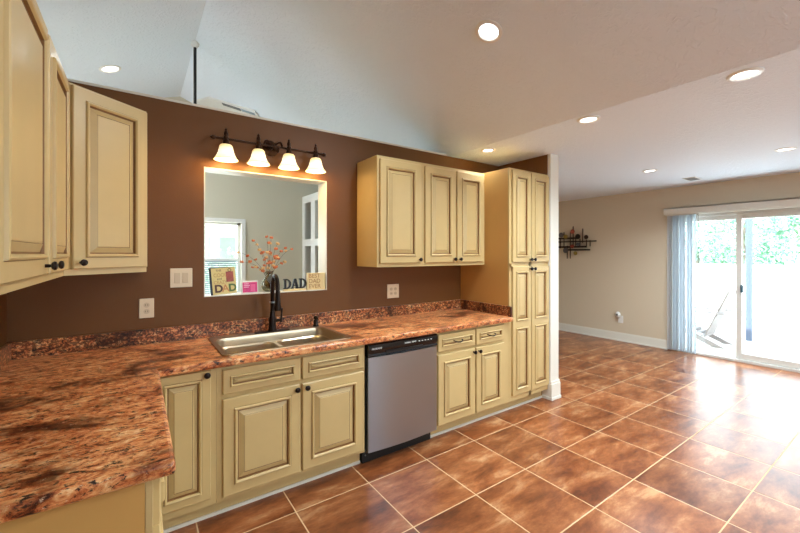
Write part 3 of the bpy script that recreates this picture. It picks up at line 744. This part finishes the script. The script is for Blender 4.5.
MB().tube([(XF-.073,3.07,.44),(XF-.078,3.07,.44)], .016, 14).build('nozzle', 'vent', af)

# ------------------------------------------------------------------ things on the pass-through sill
SZ = pz0+.0065
# kraft photo board, leaning back
ps = thing('photo_board', (.49,2.905,SZ), 'tan DAD photo board leaning on the sill of the pass-through', 'sign')
tilt = Matrix.Translation((.432,2.872,SZ+.001)) @ Matrix.Rotation(math.radians(4),4,'Z') @ Matrix.Rotation(math.radians(-8),4,'X') @ Matrix.Rotation(math.radians(-3),4,'Y') @ Matrix.Scale(.95,4)
MB().box(-.012,.006,0,.165,.020,.200).xf(tilt).build('backing', 'navy', ps)
MB().box(0,0,0,.165,.006,.196).xf(tilt).build('board', 'kraft', ps)
MB().box(.098,-.002,.088,.150,.0,.165).xf(tilt).build('photo', mat('photo_print', srgb(150,70,60), .4, var=.8, vscale=45), ps)
rx = tilt.to_euler()
def tx(body, size, x, z, m, bold=0, sx=1): return text('lettering', body, size, tilt @ Vector((x,-.001,z)), (rx.x+PI/2,rx.y,rx.z), m, ps, .0006, bold, sx=sx)
M['let1'] = mat('brown_letter', srgb(82,50,40), .5); M['let2'] = mat('green_letter', srgb(78,104,54), .5); M['let3'] = mat('clay_letter', srgb(190,130,84), .5); M['let4'] = mat('tan_letter', srgb(186,152,96), .5)
tx('D', .072, .012, .018, 'let1', .003); tx('A', .072, .062, .018, 'let3', .0008); tx('D', .072, .108, .018, 'let2', .003)
tx('THE', .020, .030, .170, 'let1'); tx('COOL', .036, .012, .130, 'let4', .0004, .85); tx('and', .022, .034, .108, 'let1'); tx('CRAZY', .032, .010, .078, 'let4', .0004, .85)
MB().tube([tilt @ Vector((.125+.011*math.cos(a*PI/6),-.004,.176+.011*math.sin(a*PI/6))) for a in range(13)], .0018, 6, cap=False).build('clip_ring', 'bronze', ps)
# pink card in white frame
pk = thing('pink_card_frame', (.63,2.915,SZ), 'small white frame with a bright pink card on the sill', 'picture frame')
tp = Matrix.Translation((.620,2.885,SZ)) @ Matrix.Rotation(math.radians(-6),4,'X') @ Matrix.Scale(1.18,4)
MB().box(0,0,0,.098,.012,.078).xf(tp).build('frame', 'white', pk, bevel=.002)
MB().box(.006,-.0015,.006,.092,0,.068).xf(tp).build('card', 'pink', pk)
M['let5'] = mat('pale_pink_letter', srgb(240,170,205), .5)
for k, (ww, zz) in enumerate(((.030,.056),(.036,.046),(.030,.036))): MB().box(.012,-.0025,zz,.012+ww,-.0015,zz+.005).xf(tp).build('print_line', 'let5', pk)
MB().box(.052,-.0025,.012,.080,-.0015,.055).xf(tp).build('print_block', mat('rose_print', srgb(226,90,150), .4), pk)
# vase and flowers
vx, vy = .832, 2.945
va = thing('flower_vase', (vx,vy,SZ), 'round smoky glass vase on the sill behind the faucet', 'vase')
pv = [(.026,0),(.044,.008),(.057,.035),(.058,.062),(.046,.092),(.028,.112),(.023,.128),(.030,.150)]
MB().lathe([(r_,SZ+h_) for r_,h_ in pv]+[(max(r_-.003,.001),SZ+h_+ (.004 if i == len(pv)-1 else 0)) for i,(r_,h_) in reversed(list(enumerate(pv)))], (vx,vy,0), 'z', 24, cap=False).build('glass_body', 'vase', va, smooth=True)
MB().lathe([(.001,SZ+.003),(.040,SZ+.012),(.043,SZ+.035),(.001,SZ+.036)], (vx,vy,0), 'z', 20).build('filler', mat('green_filler', srgb(96,100,56), .6, var=.4, vscale=60), va, smooth=True)
fl_ang = [(-.225,.215,0),(-.20,.125,0),(-.11,.33,.02),(-.085,.24,-.03),(-.02,.37,.0),(.03,.36,.03),(.055,.30,-.02),(.13,.26,.01),(.165,.25,-.02),(.12,.12,.0),(-.12,.07,.01),(.02,.22,.04),(-.04,.17,-.04),(.08,.18,.05)]
desc = ['reaching lowest toward the photo board','spreading sideways over the pink card','with a bud above the photo board side','with mixed buds just off centre','rising as the tallest of the bunch','topped with a pale bud cluster','bending toward the letters','arching toward the shelving','stretching farthest over the DAD letters','drooping toward the DAD letters','drooping low over the vase shoulder','upright in the back of the bunch','short in the front of the bunch','short and leaning away from faucet']
for k, (dx, dz, dy) in enumerate(fl_ang):
    r = thing('dried_flower', (vx,vy,SZ+.04), 'dried orange flower stem in the vase, '+desc[k], 'flower', 'dried flower stems in the sill vase')
    p0 = Vector((vx+dx*.03,vy+dy*.1,SZ+.045)); p1 = Vector((vx+dx*.08,vy+dy*.3,SZ+.15)); p2 = Vector((vx+dx*.5,vy+dy,SZ+.15+dz*.62-.0)); p3 = Vector((vx+dx,vy+dy*1.6,SZ+.13+dz*.78))
    pts = []
    for i in range(11):
        t = i/10; pts.append(((1-t)**3)*p0+3*t*(1-t)**2*p1+3*t*t*(1-t)*p2+t**3*p3)
    MB().tube(pts, [.0016-.0007*i/10 for i in range(11)], 5).build('stalk', 'stem', r)
    for j in range(4 if k < 9 else 3):
        q = pts[10-j*2] + Vector((random.uniform(-.012,.012), random.uniform(-.012,.012), random.uniform(-.006,.012)))*(j > 0)
        m_ = MB(); rr = random.uniform(.0095,.0135)
        for a in range(5):
            t = a*2*PI/5+k; m_.ell((q.x+rr*.6*math.cos(t), q.y+rr*.6*math.sin(t), q.z+random.uniform(-.002,.004)), (rr*.62,rr*.62,rr*.75), 6)
        m_.build('blossom', 'bloom' if (j+k) % 3 else 'bloom2', r, smooth=True)
# DAD letters
dl = thing('letter_sign', (.97,2.93,SZ), 'black DAD block letters standing on a small wood base', 'sign')
MB().box(.925,2.880,SZ,1.100,2.915,SZ+.015).build('base', 'wood', dl, bevel=.002)
lz = SZ+.015
def serif_d(x):
    b = MB(); b.box(x+.006,2.888,lz,x+.021,2.906,lz+.078); b.box(x,2.888,lz,x+.028,2.906,lz+.009); b.box(x,2.888,lz+.069,x+.028,2.906,lz+.078)
    n = 10; o = []; i_ = []
    for k in range(n+1):
        a = -PI/2+PI*k/n; o.append((x+.024+.035*math.cos(a), lz+.039+.039*math.sin(a))); i_.append((x+.024+.019*math.cos(a), lz+.039+.030*math.sin(a)))
    for k in range(n):
        q = [o[k],o[k+1],i_[k+1],i_[k]]
        b.add([(p,2.888,z) for p,z in q]+[(p,2.906,z) for p,z in q], [(0,1,2,3),(7,6,5,4),(0,4,5,1),(1,5,6,2),(2,6,7,3),(3,7,4,0)])
    return b
def serif_a(x):
    b = MB()
    def bar(x0,z0,x1,z1,wd):
        q = [(x0-wd/2,z0),(x0+wd/2,z0),(x1+wd/2,z1),(x1-wd/2,z1)]
        b.add([(p,2.888,z) for p,z in q]+[(p,2.906,z) for p,z in q], [(0,1,2,3),(7,6,5,4),(0,4,5,1),(1,5,6,2),(2,6,7,3),(3,7,4,0)])
    bar(x+.010,lz,x+.028,lz+.078,.009); bar(x+.050,lz,x+.032,lz+.078,.018); b.box(x+.014,2.888,lz+.022,x+.046,2.906,lz+.031)
    b.box(x,2.888,lz,x+.022,2.906,lz+.008); b.box(x+.036,2.888,lz,x+.066,2.906,lz+.008)
    return b
for m2, nm in ((serif_d(0).xf(T(.925,0,0)),'letter_d'),(serif_a(0).xf(T(.984,0,0)),'letter_a'),(serif_d(0).xf(T(1.048,0,0)),'letter_d')): m2.build(nm, 'blackm', dl)
# wood block
wb = thing('wood_block_sign', (1.15,2.94,SZ), 'pale wood BEST DAD EVER block beside the pass-through jamb', 'sign')
MB().box(1.108,2.872,SZ,1.258,2.902,SZ+.134).build('block', 'wood', wb, bevel=.002)
M['let6'] = mat('tan_print', srgb(168,126,76), .5)
for k, s_ in enumerate(('BEST','DAD','EVER')): text('lettering', s_, .046, (1.118,2.8715,SZ+.096-.041*k), (PI/2,0,0), 'let6', wb, .0006, .0003)

# ------------------------------------------------------------------ ceiling lamps
def can(x, y, z, label, e, r=.062, rx_=0, ry_=0):
    o = thing('ceiling_light', (x,y,z), label, 'ceiling light', 'recessed ceiling lights')
    mt = T(x,y,z) @ Matrix.Rotation(ry_,4,'Y')
    MB().lathe([(r+.016,0),(r+.016,-.004),(r+.006,-.010),(r-.004,-.009),(r-.010,.0)], (0,0,0), 'z', 32, cap=False).xf(mt).build('trim_ring', 'white', o, smooth=True)
    MB().lathe([(.001,-.0015),(r-.011,-.0015),(r-.011,-.0005),(.001,-.0005)], (0,0,0), 'z', 32, cap=False).xf(mt).build('lens', 'bulb', o)
    light('downlight', 'AREA', (x,y,z-.014), e, (.84,.95,1), (0,ry_,0), shape='DISK', size=.11, spread=math.radians(150))
LE = 17; LF = 27
can(1.745,1.563,ZR-SR*(1.745-XR),'round recessed light on the sloped ceiling over the kitchen floor before the wall cabinets', LE, .066, ry_=math.atan(SR))
can(2.747,.617,CZ,'round recessed ceiling light nearest the viewer in the row running out from the pantry', LF)
can(2.725,1.483,CZ,'round recessed ceiling light, middle one of the row running out from the pantry', LE)
can(2.749,2.472,CZ,'round recessed ceiling light close above the pantry and two-door wall cabinet', 5, .055)
can(5.03,.84,CZ,'round recessed ceiling light out in front of the sliding patio door, away from the register', LF)
can(5.007,1.98,CZ,'round recessed ceiling light beside the small dark ceiling register', LF)
can(-.20,4.30,ZR-SL*(XR+.20),'round recessed light on sloped ceiling over the corner wall cabinet', LE, .07, ry_=-math.atan(SL))
can(1.2,-.9,ZR-SR*(1.2-XR),'round recessed ceiling light behind the viewer over the kitchen', LE, ry_=math.atan(SR))
can(2.73,-1.2,CZ,'round recessed ceiling light behind the viewer in mid room', LF)
can(5.0,-1.2,CZ,'round recessed ceiling light behind the viewer by the far wall', LF)
# register
rg = thing('ceiling_register', (5.99,1.87,CZ), 'small dark rectangular air register in ceiling near the patio door', 'air vent')
MB().box(5.87,1.80,CZ-.008,6.11,1.94,CZ).build('frame', 'white', rg)
for k in range(9): MB().box(5.885+k*.024,1.815,CZ-.011,5.899+k*.024,1.925,CZ-.008).build('louvre', 'vent', rg)
# return grille on the right vault slope
vg = thing('return_air_grille', (.8,4.7,3.15), 'white panel with dark louvres on the vaulted ceiling beyond the half wall', 'air vent')
def slope_box(pts, d0, d1):   # pts (x,y) on the right slope, d = distance below it
    n_ = len(pts); m2 = MB()
    lo = [(x,y,ZR-SR*(x-XR)-d1) for x,y in pts]; hi = [(x,y,ZR-SR*(x-XR)-d0) for x,y in pts]
    return m2.add(lo+hi, [tuple(range(n_-1,-1,-1)), tuple(range(n_,2*n_))]+[(i,(i+1)%n_,n_+(i+1)%n_,n_+i) for i in range(n_)])
slope_box([(.667,4.74),(1.08,4.40),(1.35,4.73),(.95,5.04),(.54,5.13)], .001, .02).build('panel', 'white', vg)
slope_box([(.79,4.66),(.958,4.54),(.976,4.567),(.808,4.687)], .02, .03).build('louvre', 'vent', vg)
slope_box([(.967,4.533),(1.09,4.445),(1.105,4.465),(.985,4.555)], .02, .03).build('louvre', 'steel', vg)

# ceiling fan hung from the ridge
cf = thing('ceiling_fan', (XR,3.79,ZR), 'black ceiling fan on a long downrod from the living room ridge', 'ceiling fan')
MB().lathe([(.018,ZR-.05),(.032,ZR-.03),(.036,ZR-.0)], (XR,3.79,0), 'z', 20).build('canopy', 'white', cf, smooth=True)
MB().tube([(XR,3.79,ZR-.04),(XR,3.79,2.66)], .0125, 12).build('downrod', 'blackm', cf, smooth=True)
MB().lathe([(.03,2.68),(.09,2.66),(.11,2.60),(.10,2.54),(.05,2.51)], (XR,3.79,0), 'z', 24).build('motor', 'blackm', cf, smooth=True)
for k in range(5):
    MB().box(.09,-.06,-.004,.56,.06,.004).xf(T(XR,3.79,2.55) @ RZ(k*2*PI/5+.3) @ Matrix.Rotation(.2,4,'X')).build('blade', 'blackm', cf)

# ------------------------------------------------------------------ built-in shelving in the living room
bi = thing('builtin_shelving', (2.2,4.5,0), 'white built-in shelving unit seen through the pass-through', 'shelving')
b = MB(); X0 = 1.93; X1 = 2.417; Y0 = 3.8; BT = 2.255
for y0_, y1_ in ((5.11,YG-.002),(4.735,4.875),(4.375,4.46),(Y0,Y0+.1)): b.box(X0,y0_,0,X0+.03,y1_,BT)
for y0_, y1_ in ((4.875,5.11),(4.46,4.735),(Y0+.1,4.375)):
    for z0_, z1_ in ((2.155,BT),(1.555,1.648),(0,.85)): b.box(X0,y0_,z0_,X0+.03,y1_,z1_)
b.build('face_frame', 'white', bi)
b = MB(); b.box(X1-.02,Y0,0,X1,YG-.002,BT); b.box(X0+.03,Y0,BT-.02,X1-.02,YG-.002,BT); b.box(X0+.03,Y0,1.58,X1-.02,YG-.002,1.61); b.box(X0+.03,Y0,.80,X1-.02,YG-.002,.83)
for y in (Y0,4.80,YG-.022): b.box(X0+.03,y,0,X1-.02,y+.02,BT-.02)
b.build('cabinet_box', 'white', bi)
tv = thing('television', (2.2,4.4,.83), 'dark screen standing in the white built-in shelving', 'television')
MB().box(2.0,3.95,.90,2.03,4.79,1.52).build('screen', 'tv', tv)
MB().box(2.01,4.3,.83,2.12,4.5,.90).build('stand', 'blackm', tv)
fg = thing('shelf_figurine', (2.03,4.94,1.61), 'dark slender figurine on the upper shelf of the white built-in', 'figurine')
MB().lathe([(.027,1.61),(.027,1.63),(.011,1.66),(.018,1.72),(.027,1.79),(.013,1.84),(.02,1.88),(.004,1.92)], (2.03,4.94,0), 'z', 12).build('figure', 'bronze', fg, smooth=True)

# ------------------------------------------------------------------ metal wall art
wa = thing('wall_sculpture', (XF,3.85,1.68), 'dark metal rod and disc wall sculpture on the beige dining wall', 'wall art')
yp = lambda u: 4.165-(u-558.5)*(.7/35.5)*1.02
import_z = lambda v, u: 1.45+(253.7-v)*(XF*.0)  # unused
def bar(y0, y1, z, h=.02, x=XF-.04): MB().box(x-.006,y0,z-h/2,x+.006,y1,z+h/2).build('bar', 'bronze', wa)
def rod(y, z0, z1, m='bronze2'): MB().box(XF-.055,y-.007,z0,XF-.045,y+.007,z1).build('rod', m, wa)
def disc(y, z, r_, m): MB().lathe([(r_*.25,-.010),(r_*.8,-.004),(r_*.8,.004),(r_*.25,.006)], (XF-.062,y,z), 'x', 16).build('disc', m, wa, smooth=True)
bar(3.76,4.35,1.735,.03); bar(3.43,4.45,1.672,.022); bar(3.60,4.40,1.575,.032); bar(3.54,4.00,1.520,.026)
for y, a, c_ in ((4.10,1.55,1.74),(3.965,1.36,1.60),(3.905,1.36,1.86),(3.85,1.60,1.95),(3.72,1.58,1.72),(3.67,1.64,1.90),(3.60,1.58,1.70),(3.535,1.58,1.69),(4.03,1.55,1.85),(3.80,1.56,1.72),(4.2,1.5,1.85)): rod(y,a,c_)
for y, z, r_, m in ((4.08,1.80,.058,'greydisc'),(3.99,1.77,.05,'olive'),(3.855,1.855,.050,'rust'),(3.755,1.76,.060,'bronze'),(3.60,1.745,.048,'bronze2'),(3.99,1.51,.062,'greydisc'),(3.80,1.46,.045,'olive'),(3.86,1.585,.045,'rust'),(3.75,1.62,.04,'greydisc'),(4.18,1.60,.05,'rust'),(4.25,1.78,.05,'olive'),(4.3,1.52,.05,'bronze')): disc(y,z,r_,m)
for y in (3.6,4.2): MB().tube([(XF-.04,y,1.672),(XF,y,1.672)], .006, 8).build('bracket', 'bronze', wa)

# ------------------------------------------------------------------ outdoors
struct(MB().box(XF+.15,-3.5,-.2,11.9,9,-.09).build('ground', 'patio'))
struct(MB().box(11.9,-30,-.3,60,40,-.12).box(-12,6.2,-.3,11.9,40,-.12).build('lawn_ground', 'lawn'))
fn = thing('patio_fence', (11.6,2,-.09), 'white vinyl privacy fence enclosing the patio', 'fence')
MB().box(11.58,-3.4,-.05,11.62,8.9,1.16).build('panel', 'fence', fn)
MB().box(11.56,-3.4,1.14,11.64,8.9,1.20).build('top_rail', 'fence', fn)
for k in range(6): MB().box(11.54,-3.4+k*2.44,-.09,11.66,-3.28+k*2.44,1.25).build('post', 'fence', fn)
pp_ = thing('patio_post', (8.9,1.93,-.09), 'slim white post on the patio behind the sliding glass', 'post')
M['postblue'] = mat('post_paint', srgb(96,112,138), .6); MB().box(8.86,1.90,-.09,8.94,1.98,2.5).build('shaft', 'postblue', pp_); MB().box(8.85,1.89,2.40,8.95,1.99,2.5).build('cap', 'postblue', pp_)
# patio overhang is left open; adirondack chair
M['chairgrey'] = mat('greyed_white_paint', srgb(150,144,146), .6)  # white chair's paint darkened to grey to offset the patio overexposure
ac = thing('adirondack_chair', (8.0,2.55,-.09), 'white adirondack chair on the bright patio behind the fixed glass', 'chair')
G = -.09; cx0, cx1 = 7.75, 8.30
for x in (cx0,cx1-.03): MB().prism([(0,0),(0,0),(0,0)],0,0) if False else MB().add([(x,2.98,G),(x+.03,2.98,G),(x+.03,2.92,G+.36),(x,2.92,G+.36),(x,2.90,G),(x+.03,2.90,G),(x+.03,2.84,G+.36),(x,2.84,G+.36)],[(0,1,2,3),(4,7,6,5),(0,4,5,1),(1,5,6,2),(2,6,7,3),(3,7,4,0)]).build('leg', 'chairgrey', ac)
for x in (cx0+.03,cx1-.06):
    MB().add([(x,2.90,G+.36),(x+.03,2.90,G+.36),(x+.03,2.15,G),(x,2.15,G),(x,2.90,G+.26),(x+.03,2.90,G+.26),(x+.03,2.30,G),(x,2.30,G)],[(0,1,2,3),(4,7,6,5),(0,4,5,1),(1,5,6,2),(2,6,7,3),(3,7,4,0)]).build('rear_leg', 'chairgrey', ac)
for k in range(6):
    y = 2.86-k*.085; z = G+.36-.04*k; MB().box(cx0+.03,y-.035,z,cx1-.03,y+.035,z+.018).build('seat_slat', 'chairgrey', ac)
for k in range(5):
    x = cx0+.05+k*.092; MB().add([(x,2.42,G+.14),(x+.075,2.42,G+.14),(x+.08,2.10,G+.92),(x-.005,2.10,G+.92),(x,2.44,G+.15),(x+.075,2.44,G+.15),(x+.08,2.12,G+.93),(x-.005,2.12,G+.93)],[(0,1,2,3),(4,7,6,5),(0,4,5,1),(1,5,6,2),(2,6,7,3),(3,7,4,0)]).build('back_slat', 'chairgrey', ac)
for x in (cx0-.05,cx1-.07): MB().box(x,2.15,G+.56,x+.12,2.95,G+.58).build('armrest', 'chairgrey', ac, bevel=.01)
for x in (cx0,cx1-.03): MB().box(x,2.86,G+.34,x+.03,2.94,G+.56).build('arm_support', 'chairgrey', ac)
ac.location.y -= .16
# trees beyond the fence
def tree(x, y, h, r, leaf, label, seed, n=4200):
    rnd = random.Random(seed); t = thing('tree', (x,y,-.12), label, 'tree', 'trees beyond the patio fence')
    MB().tube([(x,y,-.12),(x+.1,y,h*.3),(x-.05,y+.1,h*.6),(x,y,h*.85)], [.14,.11,.07,.03], 8).build('trunk', 'bark', t, smooth=True)
    m_ = MB(); cl = [(x+rnd.uniform(-r,r)*.75, y+rnd.uniform(-r,r)*.75, h*rnd.uniform(.22,.92), r*rnd.uniform(.28,.5)) for _ in range(20)]
    for k in range(n):
        c_ = cl[k % 20]; v = Vector((rnd.gauss(0,1),rnd.gauss(0,1),rnd.gauss(0,1))).normalized()*c_[3]*rnd.uniform(.5,1)
        p = Vector(c_[:3])+v; s_ = rnd.uniform(.035,.08); a = Vector((rnd.gauss(0,1),rnd.gauss(0,1),rnd.gauss(0,1))).normalized(); q = a.orthogonal().normalized(); e = a.cross(q)
        m_.add([p+q*s_, p+e*s_*.6, p-q*s_, p-e*s_*.6], [(0,1,2,3)])
    m_.build('foliage', leaf, t, fix=False)
tl = ['green tree beyond the fence filling the fixed glass side','green tree beyond the fence next to the blind stack','green tree beyond the fence just behind the door mullion','green tree beyond the fence in the middle of the sliding glass','dark teal tree beyond the fence at the picture edge','green tree beyond the fence hidden partly by the patio post']
for k, (x, y, h, r, lf) in enumerate(((21,6.4,4.0,1.9,'leafy'),(17,7.3,3.6,1.7,'leafy'),(17.5,3.9,3.1,1.6,'leafd'),(22,2.6,4.2,2.0,'leafy'),(16,.6,3.4,1.4,'leafd'),(25.5,5.6,4.4,2.2,'leafy'))):
    tree(x,y,h,r,lf,tl[k],k+3)
# neighbour house outside the living room window
nh = thing('neighbour_house', (1,15,-.12), 'pale neighbouring house seen through the living room window', 'house')
MB().box(-4,16,-.12,7,22,3.0).build('wall', 'siding', nh)
MB().add([(-4.4,15.6,2.9),(7.4,15.6,2.9),(7.4,19,5.0),(-4.4,19,5.0),(-4.4,22.4,2.9),(7.4,22.4,2.9)],[(0,1,2,3),(3,2,5,4),(0,3,4),(1,5,2),(0,4,5,1)]).build('roof', 'roofing', nh)
for x in (0,2.2): MB().box(x,15.95,.9,x+1.0,16,2.1).build('window', 'glass', nh)
bh = thing('garden_bush', (2.6,12,-.12), 'leafy green bush outside the living room window', 'bush')
m_ = MB(); rnd = random.Random(5)
for k in range(1400):
    p = Vector((2.4+rnd.gauss(0,.7),12+rnd.gauss(0,.4),max(-.05,.55+rnd.gauss(0,.35)))); s_ = .07; a = Vector((rnd.gauss(0,1),rnd.gauss(0,1),rnd.gauss(0,1))).normalized(); q = a.orthogonal().normalized(); e = a.cross(q)
    m_.add([p+q*s_, p+e*s_*.6, p-q*s_, p-e*s_*.6], [(0,1,2,3)])
m_.build('foliage', 'leafy', bh, fix=False)
